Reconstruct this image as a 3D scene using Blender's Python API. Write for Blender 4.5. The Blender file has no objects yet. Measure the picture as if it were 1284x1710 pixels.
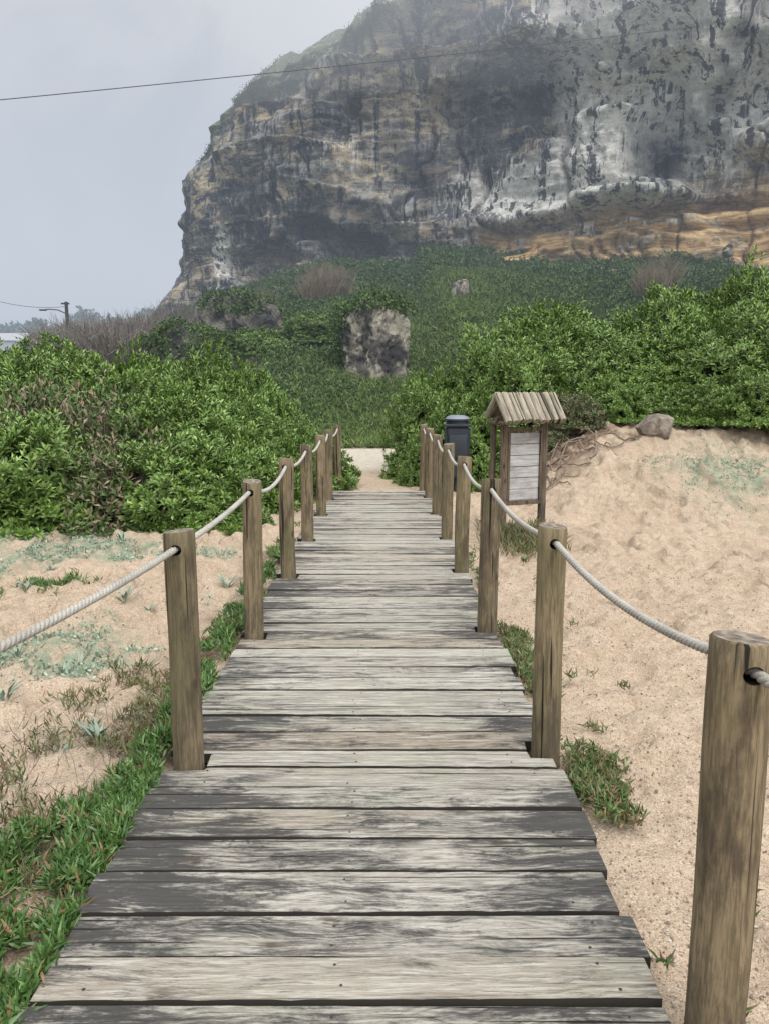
import bpy, bmesh, math, random
import numpy as np
from mathutils import Vector, Matrix, noise as mn
random.seed(7); rng=np.random.default_rng(7)
S=bpy.context.scene
COL=S.collection
S.view_settings.view_transform='Standard'
try: S.view_settings.look='None'
except: pass
S.view_settings.exposure=0

# ------------------------------------------------------------------ camera
H=1.5; TH=math.radians(9.03); F=1290.0
cd=bpy.data.cameras.new('camera'); cam=bpy.data.objects.new('camera',cd); COL.objects.link(cam)
cam.location=(0,0,H); cam.rotation_euler=(math.pi/2-TH,0,0)
cd.sensor_fit='VERTICAL'; cd.sensor_height=24; cd.lens=24*F/1710; cd.clip_end=3000; cd.clip_start=.05
S.camera=cam
def gnd(px,py,z=-.1):
    u=(px-642)/F; v=(855-py)/F
    dz=-math.sin(TH)+v*math.cos(TH); dy=math.cos(TH)+v*math.sin(TH)
    t=(z-H)/dz
    return u*t, dy*t
def at(px,py,Y):
    u=(px-642)/F; v=(855-py)/F
    dz=-math.sin(TH)+v*math.cos(TH); dy=math.cos(TH)+v*math.sin(TH)
    t=Y/dy
    return Vector((u*t,Y,H+dz*t))

# ------------------------------------------------------------------ noise helpers
def sm(a,b,x):
    t=np.clip((np.asarray(x,dtype=float)-a)/(b-a),0,1); return t*t*(3-2*t)
def vn(x,y,seed=0):
    x=np.asarray(x,dtype=float); y=np.asarray(y,dtype=float)
    ix=np.floor(x).astype(np.int64); iy=np.floor(y).astype(np.int64)
    fx=x-ix; fy=y-iy; fx=fx*fx*(3-2*fx); fy=fy*fy*(3-2*fy)
    def h(a,b):
        n=(a*374761393+b*668265263+seed*1442695)&0xffffffff
        n=((n^(n>>13))*1274126177)&0xffffffff
        n=n^(n>>16)
        return (n&0xffffff)/float(0xffffff)*2-1
    a=h(ix,iy);b=h(ix+1,iy);c=h(ix,iy+1);d=h(ix+1,iy+1)
    return (a*(1-fx)+b*fx)*(1-fy)+(c*(1-fx)+d*fx)*fy
def fbm(x,y,o=4,seed=0):
    s=0;a=1;t=0
    for i in range(o):
        s=s+a*vn(x*2**i+17.3*i,y*2**i-9.1*i,seed+i); t+=a; a*=.5
    return s/t

# ------------------------------------------------------------------ mesh helpers
def setp(o,label=None,category=None,kind=None,group=None):
    if label:o['label']=label
    if category:o['category']=category
    if kind:o['kind']=kind
    if group:o['group']=group
    return o
def fastmesh(name,V,Q,mats=(),midx=None,smooth=False):
    V=np.asarray(V,dtype=np.float32); Q=np.asarray(Q,dtype=np.int32)
    m=bpy.data.meshes.new(name); k=Q.shape[1]
    m.vertices.add(len(V)); m.vertices.foreach_set('co',V.ravel())
    m.loops.add(Q.size); m.loops.foreach_set('vertex_index',Q.ravel())
    m.polygons.add(len(Q)); m.polygons.foreach_set('loop_start',np.arange(0,Q.size,k,dtype=np.int32))
    try: m.polygons.foreach_set('loop_total',np.full(len(Q),k,dtype=np.int32))
    except Exception: pass
    for a in mats:m.materials.append(a)
    if midx is not None:m.polygons.foreach_set('material_index',np.asarray(midx,dtype=np.int32))
    m.polygons.foreach_set('use_smooth',np.full(len(Q),smooth,dtype=bool))
    m.update(calc_edges=True); m.validate()
    return m
def obj(name,mesh,loc=(0,0,0),parent=None):
    o=bpy.data.objects.new(name,mesh); o.location=loc; COL.objects.link(o)
    if parent: o.parent=parent
    return o
def bmobj(name,bm,mats,smooth=False,loc=(0,0,0),parent=None,angle=None):
    m=bpy.data.meshes.new(name); bm.to_mesh(m); bm.free()
    for a in mats:m.materials.append(a)
    if smooth:
        m.polygons.foreach_set('use_smooth',np.ones(len(m.polygons),dtype=bool))
        m.set_sharp_from_angle(angle=math.radians(angle or 40))
    return obj(name,m,loc,parent)
def cyl(bm,p0,p1,r0,r1=None,seg=12,mi=0,rings=1,jit=0):
    p0=Vector(p0);p1=Vector(p1); r1=r0 if r1 is None else r1
    ax=(p1-p0).normalized(); a=ax.orthogonal().normalized(); b=ax.cross(a)
    R=[]
    for j in range(rings+1):
        t=j/rings; c=p0.lerp(p1,t); r=r0+(r1-r0)*t
        R.append([bm.verts.new(c+(a*math.cos(2*math.pi*i/seg)+b*math.sin(2*math.pi*i/seg))*r*(1+random.uniform(-jit,jit))) for i in range(seg)])
    fs=[]
    for j in range(rings):
        for i in range(seg):
            fs.append(bm.faces.new((R[j][i],R[j][(i+1)%seg],R[j+1][(i+1)%seg],R[j+1][i])))
    fs.append(bm.faces.new(R[0][::-1])); fs.append(bm.faces.new(R[-1]))
    for f in fs:f.material_index=mi
    return fs
def box(bm,c,s,mi=0,bev=0,rot=None):
    M=Matrix.Translation(c)@(rot.to_4x4() if rot else Matrix())@Matrix.Diagonal((s[0],s[1],s[2],1))
    r=bmesh.ops.create_cube(bm,size=1,matrix=M)
    fs=set(f for v in r['verts'] for f in v.link_faces)
    for f in fs:f.material_index=mi
    if bev:
        es=list(set(e for v in r['verts'] for e in v.link_edges))
        rr=bmesh.ops.bevel(bm,geom=es,offset=bev,segments=2,affect='EDGES',profile=.6)
        for f in rr['faces']:f.material_index=mi
def nrm(a): return a/np.maximum(np.linalg.norm(a,axis=1,keepdims=True),1e-9)
def rndvec(n):
    a=rng.normal(size=(n,3)); return nrm(a)
def leaves(P,D,L,W,roll=None):
    n=len(P); D=nrm(D); up=rndvec(n) if roll is None else roll
    Sd=nrm(np.cross(D,up)); N=np.cross(Sd,D)
    L=np.broadcast_to(L,(n,))[:,None]; W=np.broadcast_to(W,(n,))[:,None]
    b=P; ml=P+D*L*.55+Sd*W*.5+N*W*.12; mr=P+D*L*.55-Sd*W*.5+N*W*.12; mc=P+D*L*.55-N*W*.05; t=P+D*L-N*L*.12
    V=np.stack([b,ml,mc,mr,t],axis=1).reshape(-1,3)
    i=np.arange(n)[:,None]*5
    Q=np.concatenate([i+np.array([[0,1,4,2]]),i+np.array([[0,2,4,3]])],axis=1).reshape(-1,4)
    return V,Q
def blades(P,D,L,R,bend=.25):
    n=len(P); D=nrm(D); up=rndvec(n)
    A=nrm(np.cross(D,up)); B=np.cross(D,A)
    L=np.broadcast_to(L,(n,))[:,None]; R=np.broadcast_to(R,(n,))[:,None]
    rings=[]
    for t,rr in ((0,.7),(.5,1.0),(1,.15)):
        c=P+D*L*t+A*L*bend*t*t
        for k in range(3):
            a=k*2.0944
            rings.append(c+(A*math.cos(a)+B*math.sin(a))*R*rr)
    V=np.stack(rings,axis=1).reshape(-1,3)
    q=[]
    for j in range(2):
        for k in range(3):
            q.append([j*3+k,j*3+(k+1)%3,(j+1)*3+(k+1)%3,(j+1)*3+k])
    Q=(np.arange(n)[:,None,None]*9+np.array(q)[None]).reshape(-1,4)
    return V,Q
def cat(parts):
    Vs=[];Qs=[];M=[];o=0
    for V,Q,mi in parts:
        Vs.append(V);Qs.append(Q+o);M.append(np.full(len(Q),mi));o+=len(V)
    return np.concatenate(Vs),np.concatenate(Qs),np.concatenate(M)

# ------------------------------------------------------------------ materials
class NT:
    def __init__(s,name,rough=.8,spec=.3):
        s.m=bpy.data.materials.new(name); s.m.use_nodes=True; s.t=s.m.node_tree
        s.b=s.t.nodes['Principled BSDF']; s.b.inputs['Roughness'].default_value=rough
        s.b.inputs['Specular IOR Level'].default_value=spec
    def n(s,ty,ins={},**pr):
        x=s.t.nodes.new(ty)
        for k,v in pr.items(): setattr(x,k,v)
        for k,v in ins.items(): s.l(v,x.inputs[k])
        return x
    def l(s,v,inp):
        if isinstance(v,bpy.types.NodeSocket): s.t.links.new(v,inp)
        elif isinstance(v,(tuple,list)):
            inp.default_value = tuple(v)+(1,) if (len(v)==3 and inp.type=='RGBA') else v
        else: inp.default_value=v
    def pos(s,sc=(1,1,1),mode='G'):
        if mode=='G': v=s.n('ShaderNodeNewGeometry').outputs['Position']
        else: v=s.n('ShaderNodeTexCoord').outputs['Object']
        return s.n('ShaderNodeVectorMath',{0:v,1:sc},operation='MULTIPLY').outputs[0]
    def noise(s,v,sc=1,det=4,ro=.55,dist=0,W=None):
        d={'Vector':v,'Scale':sc,'Detail':det,'Roughness':ro,'Distortion':dist}
        x=s.t.nodes.new('ShaderNodeTexNoise')
        if W is not None: x.noise_dimensions='4D'; d['W']=W
        for k,vv in d.items(): s.l(vv,x.inputs[k])
        return x.outputs['Fac']
    def vor(s,v,sc=1,feat='F1',out='Distance'):
        return s.n('ShaderNodeTexVoronoi',{'Vector':v,'Scale':sc},feature=feat).outputs[out]
    def mr(s,v,a,b,c=0,d=1):
        return s.n('ShaderNodeMapRange',{0:v,1:a,2:b,3:c,4:d}).outputs[0]
    def mix(s,f,a,b):
        x=s.t.nodes.new('ShaderNodeMix'); x.data_type='RGBA'
        s.l(f,x.inputs[0]); s.l(a,x.inputs[6]); s.l(b,x.inputs[7]); return x.outputs[2]
    def mul(s,a,b,op='MULTIPLY'):
        x=s.t.nodes.new('ShaderNodeMath'); x.operation=op; s.l(a,x.inputs[0]); s.l(b,x.inputs[1]); return x.outputs[0]
    def add(s,a,b): return s.mul(a,b,'ADD')
    def attr(s,name,out='Fac'):
        return s.n('ShaderNodeAttribute',attribute_name=name).outputs[out]
    def rgb(s,c):
        x=s.n('ShaderNodeSeparateColor',{0:c}); return x.outputs
    def bump(s,h,st=.5,d=.02):
        x=s.n('ShaderNodeBump',{'Height':h,'Strength':st,'Distance':d}); s.t.links.new(x.outputs[0],s.b.inputs['Normal'])
    def col(s,c): s.l(c,s.b.inputs['Base Color'])
def leafmat(name,dark,mid,light,rough=.5,spec=.4,brown=None,pb=.06,zone=.5):
    t=NT(name,rough,spec)
    r=t.n('ShaderNodeNewGeometry').outputs['Random Per Island']
    c=t.mix(t.mr(r,0,.6),dark,mid); c=t.mix(t.mr(r,.6,1.0-pb),c,light)
    big=t.noise(t.pos(),1.1,3)
    c=t.mix(t.mr(big,.38,.7,0,zone),c,tuple(x*.5 for x in mid))
    if brown: c=t.mix(t.mul(r,1-pb,'GREATER_THAN'),c,brown)
    t.col(c)
    return t.m

# wood post
def woodmat(name,base,dark,green,ax='z',sc=1.0,ct=.07):
    t=NT(name,.85,.2)
    rnd=t.n('ShaderNodeObjectInfo').outputs['Random']
    W=t.mul(rnd,20)
    def q(k): return (1,1,k) if ax=='z' else (1,k,k)
    g=t.noise(t.pos(q(.07),'O'),95*sc,7,.75,.5,W=W)
    big=t.noise(t.pos(q(.3),'O'),9*sc,6,.7,W=W)
    bz=t.noise(t.pos(q(.4),'O'),3.2*sc,5,.65,W=t.add(W,5))
    c=t.mix(t.mr(g,.5-ct,.5+ct),tuple(x*.62 for x in base),tuple(min(1,x*1.28) for x in base))
    c=t.mix(t.mr(bz,.46,.66,0,.65),c,green)
    c=t.mix(t.mr(big,.50,.62,0,.75),c,dark)
    c=t.mix(t.mr(rnd,0,1,0,.3),c,dark)
    crack=t.noise(t.pos(q(.02),'O'),48*sc,2,.5,.3,W=W)
    c=t.mix(t.mr(crack,.62,.64),c,(.02,.016,.012))
    kn=t.vor(t.pos(q(.45),'O'),7)
    c=t.mix(t.mr(kn,.05,.13,.9,0),c,(.035,.022,.015))
    t.col(c); t.bump(t.add(g,t.mul(crack,-1.5)),.7,.007)
    return t.m
M_post=woodmat('post_timber',(.21,.162,.098),(.065,.050,.036),(.115,.115,.052))
M_kwood=woodmat('kiosk_timber',(.16,.12,.085),(.06,.048,.036),(.10,.085,.055))
M_log=woodmat('roof_log',(.35,.31,.24),(.16,.135,.10),(.25,.235,.17),'x',.6)
t=NT('post_endgrain',.9,.2); o=t.pos((1,1,1),'O')
g=t.noise(o,45,4,.6); c=t.mix(t.mr(g,.35,.65),(.07,.055,.045),(.25,.215,.17)); t.col(c); t.bump(g,.5,.005); M_end=t.m
t=NT('hole_dark',.9,.1); t.col((.02,.015,.01)); M_hole=t.m

# deck planks
t=NT('weathered_planks',.8,.22)
pl=t.attr('plank'); W=t.mul(pl,53.0)
P1=t.pos((2.6,78,30))
warp=t.noise(t.pos((1.8,5,1)),1,3,W=W)
P2=t.n('ShaderNodeVectorMath',{0:P1,1:t.n('ShaderNodeCombineXYZ',{'Y':t.mul(warp,15.0)}).outputs[0]},operation='ADD').outputs[0]
g=t.noise(P2,1,9,.78,W=W)
fine=t.noise(t.pos((14,360,50)),1,5,.75,W=W)
wn_=lambda k:t.n('ShaderNodeTexWhiteNoise',{'W':t.mul(pl,k)},noise_dimensions='1D').outputs['Value']
base=t.mix(wn_(7.3),(.32,.298,.250),(.47,.445,.385))
base=t.mix(t.mr(g,.40,.60),t.mix(.55,base,(.09,.078,.062)),base)
base=t.mix(t.mr(fine,.46,.62,0,.6),base,(.12,.105,.085))
near=t.mr(t.n('ShaderNodeSeparateXYZ',{0:t.pos()}).outputs[1],1.5,2.1,.35,0)
base=t.mix(t.mr(t.add(wn_(3.1),near),.7,1.1,0,.55),base,(.24,.175,.115))
warm=t.noise(t.pos((1.2,6,1)),1,4,W=t.add(W,3))
base=t.mix(t.mr(warm,.56,.72,0,.40),base,(.26,.19,.125))
gr=t.noise(t.pos((1.8,3,1)),1.3,4,W=t.add(W,7))
base=t.mix(t.mr(gr,.50,.66,0,.40),base,(.225,.24,.165))
pale=t.noise(t.pos((4,75,1)),1,7,.8,W=t.add(W,22))
base=t.mix(t.mr(pale,.50,.59,0,.50),base,(.56,.545,.49))
st=t.noise(t.pos((3.2,11,1)),1,10,.80,.6,W=t.add(W,11))
ends=t.n('ShaderNodeMath',{0:t.n('ShaderNodeSeparateXYZ',{0:t.pos((1,1,1))}).outputs[0]},operation='ABSOLUTE').outputs[0]
ea=t.mr(ends,.25,.85,-.03,.075)
thr=t.add(t.add(st,ea),t.mr(wn_(9.7),0,1,-.085,.085))
thr=t.add(thr,t.mr(g,.38,.62,.055,-.055))
thr=t.add(thr,t.mr(fine,.4,.6,.02,-.02))
base=t.mix(t.mr(thr,.505,.625,0,.90),base,(.032,.031,.032))
thr2=t.noise(t.pos((9,130,1)),1,7,.8,W=t.add(W,2))
base=t.mix(t.mr(thr2,.54,.63,0,.75),base,(.07,.060,.052))
kn=t.vor(t.pos((2.2,6.5,1)),1.0)
base=t.mix(t.mr(kn,.04,.11,.85,0),base,(.07,.045,.03))
crk=t.noise(t.pos((.9,85,1)),1,3,.6,.2,W=t.add(W,31))
base=t.mix(t.mr(crk,.64,.66,0,.97),base,(.014,.012,.011))
t.col(base)
hh=t.add(t.add(g,t.mul(fine,.7)),t.mul(t.mr(crk,.62,.67),-2.0))
t.bump(hh,.9,.006); M_deck=t.m
t=NT('plank_side',.9,.1); t.col((.04,.036,.03)); M_side=t.m
t=NT('nail_head',.6,.4); t.col((.03,.024,.021)); M_nail=t.m

# rope
t=NT('rope_fibre',.95,.1); g=t.noise(t.pos((1,1,1)),260,3); b=t.noise(t.pos((1,1,1)),6,3)
c=t.mix(t.mr(g,.3,.7),(.22,.205,.18),(.45,.43,.385)); c=t.mix(t.mr(b,.45,.75,0,.5),c,(.19,.18,.155)); t.col(c); t.bump(g,.6,.002); M_rope=t.m

# ground
t=NT('ground_sand_grass',.95,.15)
A=t.rgb(t.attr('gm','Color')); A2=t.rgb(t.attr('gm2','Color'))
p=t.pos()
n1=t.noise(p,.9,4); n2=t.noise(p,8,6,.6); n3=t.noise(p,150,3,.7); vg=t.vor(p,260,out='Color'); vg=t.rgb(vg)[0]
n4=t.noise(t.pos((1,.8,1)),4.6,4,.5,.5); n5=t.noise(p,38,4,.6)
sand=t.mix(t.mr(n1,.3,.7),(.455,.350,.250),(.54,.430,.318))
sand=t.mix(t.mr(n2,.46,.64,0,.5),sand,(.37,.27,.185))  # darkening painted in as shade for the sand dimples
sand=t.mix(t.mr(n5,.50,.66,0,.45),sand,(.34,.25,.175))
sand=t.mix(t.mr(n3,.5,.66,0,.5),sand,(.27,.195,.14))
sand=t.mix(t.mr(vg,.0,.20,.7,0),sand,(.12,.085,.065))
sand=t.mix(t.mr(vg,.84,1.,0,.6),sand,(.72,.65,.54))
sand=t.mix(t.mul(A2[0],t.mr(t.noise(p,3,6,.7),.40,.54)),sand,t.mix(t.mr(n5,.4,.6),(.085,.060,.042),(.20,.14,.095)))
sil=t.mul(A[2],t.mr(t.noise(p,7,6,.7),.42,.56))
sand=t.mix(sil,sand,(.25,.285,.20))
g1=t.noise(p,.5,4); g2=t.noise(p,5,6,.7)
grass=t.mix(t.mr(g1,.35,.65),(.045,.080,.030),(.080,.125,.045))
grass=t.mix(t.mr(g2,.42,.62,0,.7),grass,(.026,.044,.020))
c=t.mix(A[0],sand,grass)
rd=t.mix(t.mr(n2,.3,.7),(.42,.37,.30),(.52,.47,.38))
c=t.mix(A[1],c,rd)
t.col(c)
hh=t.add(t.add(t.add(t.mul(n2,.050),t.mul(n5,.012)),t.mul(n4,.09)),t.add(t.mul(n3,.008),t.mul(vg,.003)))
bm_=t.n('ShaderNodeBump',{'Height':hh,'Strength':1.0,'Distance':1.0}); t.t.links.new(bm_.outputs[0],t.b.inputs['Normal'])
M_ground=t.m

# cliff rock
t=NT('cliff_rock',.95,.15)
A=t.attr('cm','Color'); A=t.rgb(A); B=t.rgb(t.attr('cm2','Color'))
hs=t.noise(t.pos((.10,.10,1.1)),1,6,.65,.4)
hs2=t.noise(t.pos((.30,.30,2.4)),1,7,.72,.5)
reg=t.noise(t.pos((.065,.065,.11)),1,3,.5,.8)
blot=t.noise(t.pos((.15,.15,.20)),1,8,.68,.6)
bl=t.add(t.mul(blot,.55),t.mul(reg,.45))
fn=t.noise(t.pos((1.0,1.0,1.4)),1,8,.72)
vs=t.noise(t.pos((.9,.9,.085)),1,7,.68,.3)
vs2=t.noise(t.pos((2.4,2.4,.20)),1,6,.72,.2)
c=t.mix(t.mr(bl,.44,.56),(.040,.044,.060),(.215,.208,.200))
c=t.mix(t.mul(t.mr(hs,.49,.57),t.mr(bl,.44,.55,.2,.95)),c,(.33,.305,.26))
c=t.mix(t.mul(t.mr(hs2,.52,.575),t.mr(bl,.44,.55,.10,.9)),c,(.46,.415,.33))
tan=t.mul(t.mr(t.noise(t.pos((.20,.20,.5)),1,8,.72,.8),.50,.55),t.mr(hs2,.38,.48))
c=t.mix(t.mul(tan,.88),c,(.56,.455,.30))
c=t.mix(t.mr(fn,.51,.60,0,.65),c,(.034,.037,.050))
c=t.mix(t.mr(vs,.53,.58,0,.88),c,(.030,.034,.050))
zone=A[1]
lc=t.mix(t.mr(fn,.44,.62),(.86,.83,.75),(.42,.41,.375))
zf=t.mr(t.add(t.add(t.mul(vs,.5),t.mul(blot,.3)),t.mul(zone,.30)),.54,.61)
c=t.mix(t.mul(zf,t.mr(zone,.05,.32)),c,lc)
wh=t.mr(vs2,.54,.59)
c=t.mix(t.mul(wh,t.mr(zone,0,.6,.25,.92)),c,(.88,.86,.79))
dk=t.mr(t.noise(t.pos((1.5,1.5,.09)),1,6,.68,.2),.54,.57)
c=t.mix(t.mul(dk,t.mr(zone,.1,.6,.0,.90)),c,(.045,.05,.064))
c=t.mix(t.mul(A[2],t.mr(blot,.38,.48,.7,1)),c,(.030,.034,.050))
oc=t.mix(t.mr(hs2,.42,.56),(.36,.21,.095),(.86,.60,.29))
oc=t.mix(t.mr(fn,.52,.62,0,.6),oc,(.15,.105,.08))
oc=t.mix(t.mr(vs2,.55,.63,0,.6),oc,(.42,.36,.29))
c=t.mix(t.mul(A[0],t.mr(t.noise(t.pos((.3,.3,.6)),1,7,.72,.5),.41,.49,.15,1)),c,oc)
c=t.mix(t.mul(B[0],t.mr(t.noise(t.pos((.5,.5,1.2)),1,5,.7),.40,.50)),c,t.mix(fn,(.08,.105,.055),(.14,.165,.09)))
t.col(c)
hh=t.add(t.mul(hs2,.45),t.add(t.mul(fn,.7),t.mul(vs,.15)))
b_=t.n('ShaderNodeBump',{'Height':hh,'Strength':.8,'Distance':1.0}); t.t.links.new(b_.outputs[0],t.b.inputs['Normal'])
M_cliff=t.m

def rockmat(name,dark,mid,light,sc=1.0):
    t=NT(name,.95,.15)
    a=t.noise(t.pos(mode='O'),.9*sc,7,.65,.4); b=t.noise(t.pos((1,1,.8),'O'),1.3*sc,7,.65,.5); f=t.noise(t.pos(mode='O'),6*sc,6,.75)
    c=t.mix(t.mr(a,.43,.57),dark,mid); c=t.mix(t.mr(b,.48,.57,0,.85),c,light); c=t.mix(t.mr(f,.54,.64,0,.75),c,tuple(x*.35 for x in dark))
    t.col(c); b2=t.n('ShaderNodeBump',{'Height':t.add(t.mul(a,.4),t.mul(f,.25)),'Strength':.9,'Distance':.5/sc}); t.t.links.new(b2.outputs[0],t.b.inputs['Normal'])
    return t.m
M_rock=rockmat('boulder_rock',(.055,.052,.052),(.18,.165,.14),(.46,.415,.33))
M_rockd=rockmat('dark_boulder_rock',(.04,.04,.042),(.10,.095,.088),(.22,.20,.17))
M_rock2=rockmat('bank_rock',(.15,.125,.10),(.24,.20,.16),(.30,.26,.21),4)

M_leaf=leafmat('shrub_leaf',(.060,.120,.020),(.140,.235,.042),(.27,.375,.10),.45,.5,None,0,.45)
M_leafd=leafmat('sparse_shrub_leaf',(.05,.09,.03),(.10,.16,.045),(.17,.23,.08),.5,.3,(.22,.16,.11),.3)
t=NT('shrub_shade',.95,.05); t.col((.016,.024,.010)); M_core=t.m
t=NT('bark_twig',.9,.1); g=t.noise(t.pos(),30,3); t.col(t.mix(g,(.12,.09,.065),(.25,.20,.155))); M_twig=t.m
M_ivy=leafmat('hillside_leaf',(.042,.080,.028),(.088,.140,.046),(.155,.215,.075),.75,.15,None,0,.75)
M_ice=leafmat('iceplant_leaf',(.040,.092,.024),(.084,.165,.040),(.16,.25,.075),.45,.4,(.20,.12,.06),.07)
M_iced=leafmat('iceplant_dry_leaf',(.07,.095,.04),(.14,.16,.065),(.24,.22,.10),.6,.3,(.20,.12,.075),.22)
M_silver=leafmat('silvery_leaf',(.16,.21,.14),(.27,.34,.25),(.39,.46,.36),.8,.1)
M_spike=leafmat('spiky_leaf',(.10,.15,.10),(.19,.26,.19),(.28,.34,.26),.6,.3)
M_dry=leafmat('dry_stem',(.13,.115,.10),(.21,.185,.165),(.31,.28,.24),.9,.1)
M_reed=leafmat('dry_reed',(.15,.125,.09),(.23,.19,.135),(.31,.26,.19),.9,.1)
M_far=leafmat('far_tree_leaf',(.05,.075,.04),(.085,.115,.055),(.12,.155,.075),.9,.1)

# ------------------------------------------------------------------ world
w=bpy.data.worlds.new('World'); S.world=w; w.use_nodes=True; nt=w.node_tree
bg=nt.nodes['Background']
SUN_EL=math.radians(50); SUN_AZ=math.radians(150)
SD=Vector((math.sin(SUN_AZ)*math.cos(SUN_EL),math.cos(SUN_AZ)*math.cos(SUN_EL),math.sin(SUN_EL)))
sky=nt.nodes.new('ShaderNodeTexSky'); sky.sky_type='NISHITA'; sky.sun_disc=False; sky.sun_elevation=SUN_EL; sky.sun_rotation=SUN_AZ
def wn(ty,ins={},**pr):
    x=nt.nodes.new(ty)
    for k,v in pr.items(): setattr(x,k,v)
    for k,v in ins.items():
        if isinstance(v,bpy.types.NodeSocket): nt.links.new(v,x.inputs[k])
        else: x.inputs[k].default_value=v
    return x
tc=wn('ShaderNodeTexCoord').outputs['Generated']
z=wn('ShaderNodeSeparateXYZ',{0:tc}).outputs[2]
cn=wn('ShaderNodeTexNoise',{'Vector':tc,'Scale':3.4,'Detail':5,'Roughness':.5,'Distortion':.6}).outputs['Fac']
zo=wn('ShaderNodeMath',{0:z,1:wn('ShaderNodeMapRange',{0:cn,1:.32,2:.68,3:-.12,4:.12}).outputs[0]},operation='ADD').outputs[0]
rp=nt.nodes.new('ShaderNodeValToRGB'); nt.links.new(zo,rp.inputs[0])
cr=rp.color_ramp; cr.elements[0].position=0; cr.elements[0].color=(.64,.71,.77,1)
cr.elements[1].position=.5; cr.elements[1].color=(.98,.985,1.0,1)
e=cr.elements.new(.06); e.color=(.50,.59,.68,1)
e=cr.elements.new(.15); e.color=(.42,.52,.645,1)
e=cr.elements.new(.25); e.color=(.58,.66,.765,1)
e=cr.elements.new(.36); e.color=(.90,.915,.95,1)
gain=wn('ShaderNodeMapRange',{0:z,1:.46,2:1.0,3:1.0,4:2.2}).outputs[0]
cg=wn('ShaderNodeMapRange',{0:cn,1:.32,2:.68,3:.90,4:1.10}).outputs[0]
gg=wn('ShaderNodeMath',{0:gain,1:cg},operation='MULTIPLY').outputs[0]
dt=wn('ShaderNodeVectorMath',{0:tc,1:tuple(SD)},operation='DOT_PRODUCT').outputs[1]
gl=wn('ShaderNodeMapRange',{0:dt,1:.1,2:1.0,3:1.0,4:2.7},interpolation_type='SMOOTHSTEP').outputs[0]
gg=wn('ShaderNodeMath',{0:gg,1:gl},operation='MULTIPLY').outputs[0]
oc_=wn('ShaderNodeVectorMath',{0:rp.outputs[0],1:gg},operation='MULTIPLY')
sk=wn('ShaderNodeVectorMath',{0:sky.outputs[0],1:(.10,.10,.10)},operation='MULTIPLY')
mx=nt.nodes.new('ShaderNodeMix'); mx.data_type='RGBA'; mx.inputs[0].default_value=.93
nt.links.new(sk.outputs[0],mx.inputs[6]); nt.links.new(oc_.outputs[0],mx.inputs[7])
nt.links.new(mx.outputs[2],bg.inputs[0]); bg.inputs[1].default_value=.76
sl=bpy.data.lights.new('sun','SUN'); sl.energy=1.5; sl.angle=math.radians(10); sl.color=(1,.96,.9)
so=bpy.data.objects.new('sun',sl); COL.objects.link(so)
so.rotation_euler=SD.to_track_quat('Z','Y').to_euler(); so.location=(0,0,60)

# ------------------------------------------------------------------ mist (homogeneous: absorbs; own emission stands in for scattered airlight)
def fog(z0,z1,dens,air):
    bm=bmesh.new(); box(bm,(0,215,(z0+z1)/2),(700,390,z1-z0))
    m=bpy.data.materials.new('mist_air'); m.use_nodes=True; n=m.node_tree; n.nodes.clear()
    out=n.nodes.new('ShaderNodeOutputMaterial'); v=n.nodes.new('ShaderNodeVolumeAbsorption')
    v.inputs['Color'].default_value=(0,0,0,1); v.inputs['Density'].default_value=dens
    em=n.nodes.new('ShaderNodeEmission'); em.inputs[0].default_value=(*air,1); em.inputs[1].default_value=dens
    ad=n.nodes.new('ShaderNodeAddShader'); n.links.new(v.outputs[0],ad.inputs[0]); n.links.new(em.outputs[0],ad.inputs[1])
    n.links.new(ad.outputs[0],out.inputs['Volume'])
    o=bmobj('sea_mist',bm,[m]); setp(o,'thin grey sea mist hanging before the cliff','mist','stuff')
fog(-3,25,.0032,(.43,.50,.60)); fog(25.02,38,.022,(.70,.735,.80))

# ------------------------------------------------------------------ terrain
def terr(x,y,detail=True):
    x=np.asarray(x,dtype=float); y=np.asarray(y,dtype=float)
    z=np.full(np.broadcast(x,y).shape,-.075)
    wob=fbm(x*.6,y*.6,3,5); wob2=fbm(x*1.5,y*1.5,3,6)
    bank=sm(9.2,12.3,y+wob*1.1+.08*(x-3))*sm(1.7,3.2,x+wob*.5)
    z=z+(1.08+.18*wob2-.03*np.clip(x-4,0,4))*bank
    z=z+.30*sm(8,14,y)*sm(-1.2,-5,x)+.10*sm(3,9,y)*sm(1.5,5,x)
    wgt=.22+.78*sm(-32,-1,x)
    yy=np.maximum(0,y-21.5)
    hill=np.where(yy<4,yy*yy*.034,.272*(yy-2))
    hill=np.minimum(hill,.272*42)
    hn=fbm(x*.09,y*.09,4,11)
    z=z+hill*wgt*(1+.06*hn)+sm(23,32,y)*(hn*.6+.55*np.abs(fbm(x*.26,y*.26,3,12)))
    z=z+sm(-22,-45,x)*np.maximum(0,y-70)*.055*(y<240)+sm(-22,-45,x)*(y>=240)*170*.055
    if detail:
        near=1-sm(14,24,y)
        off=sm(.85,1.3,np.abs(x+.1))
        r1=fbm(x*6.2+.8*vn(x*2,y*2,70),y*5.0,3,2)
        z=z+near*off*(.045*fbm(x*1.1,y*1.1,3,1)+.105*np.abs(r1)-.035+.025*fbm(x*10,y*10,2,3))
        ft=vn(x*4.6+1.6*vn(x*1.3,y*1.3,8),y*3.4,9)
        z=z-near*off*.085*sm(.12,.45,ft)*sm(2.5,6.5,y)
    trench=(1-sm(.62,.80,np.abs(x+.1)))*(1-sm(11.3,11.8,y))
    z=z-.14*trench
    return z
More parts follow.
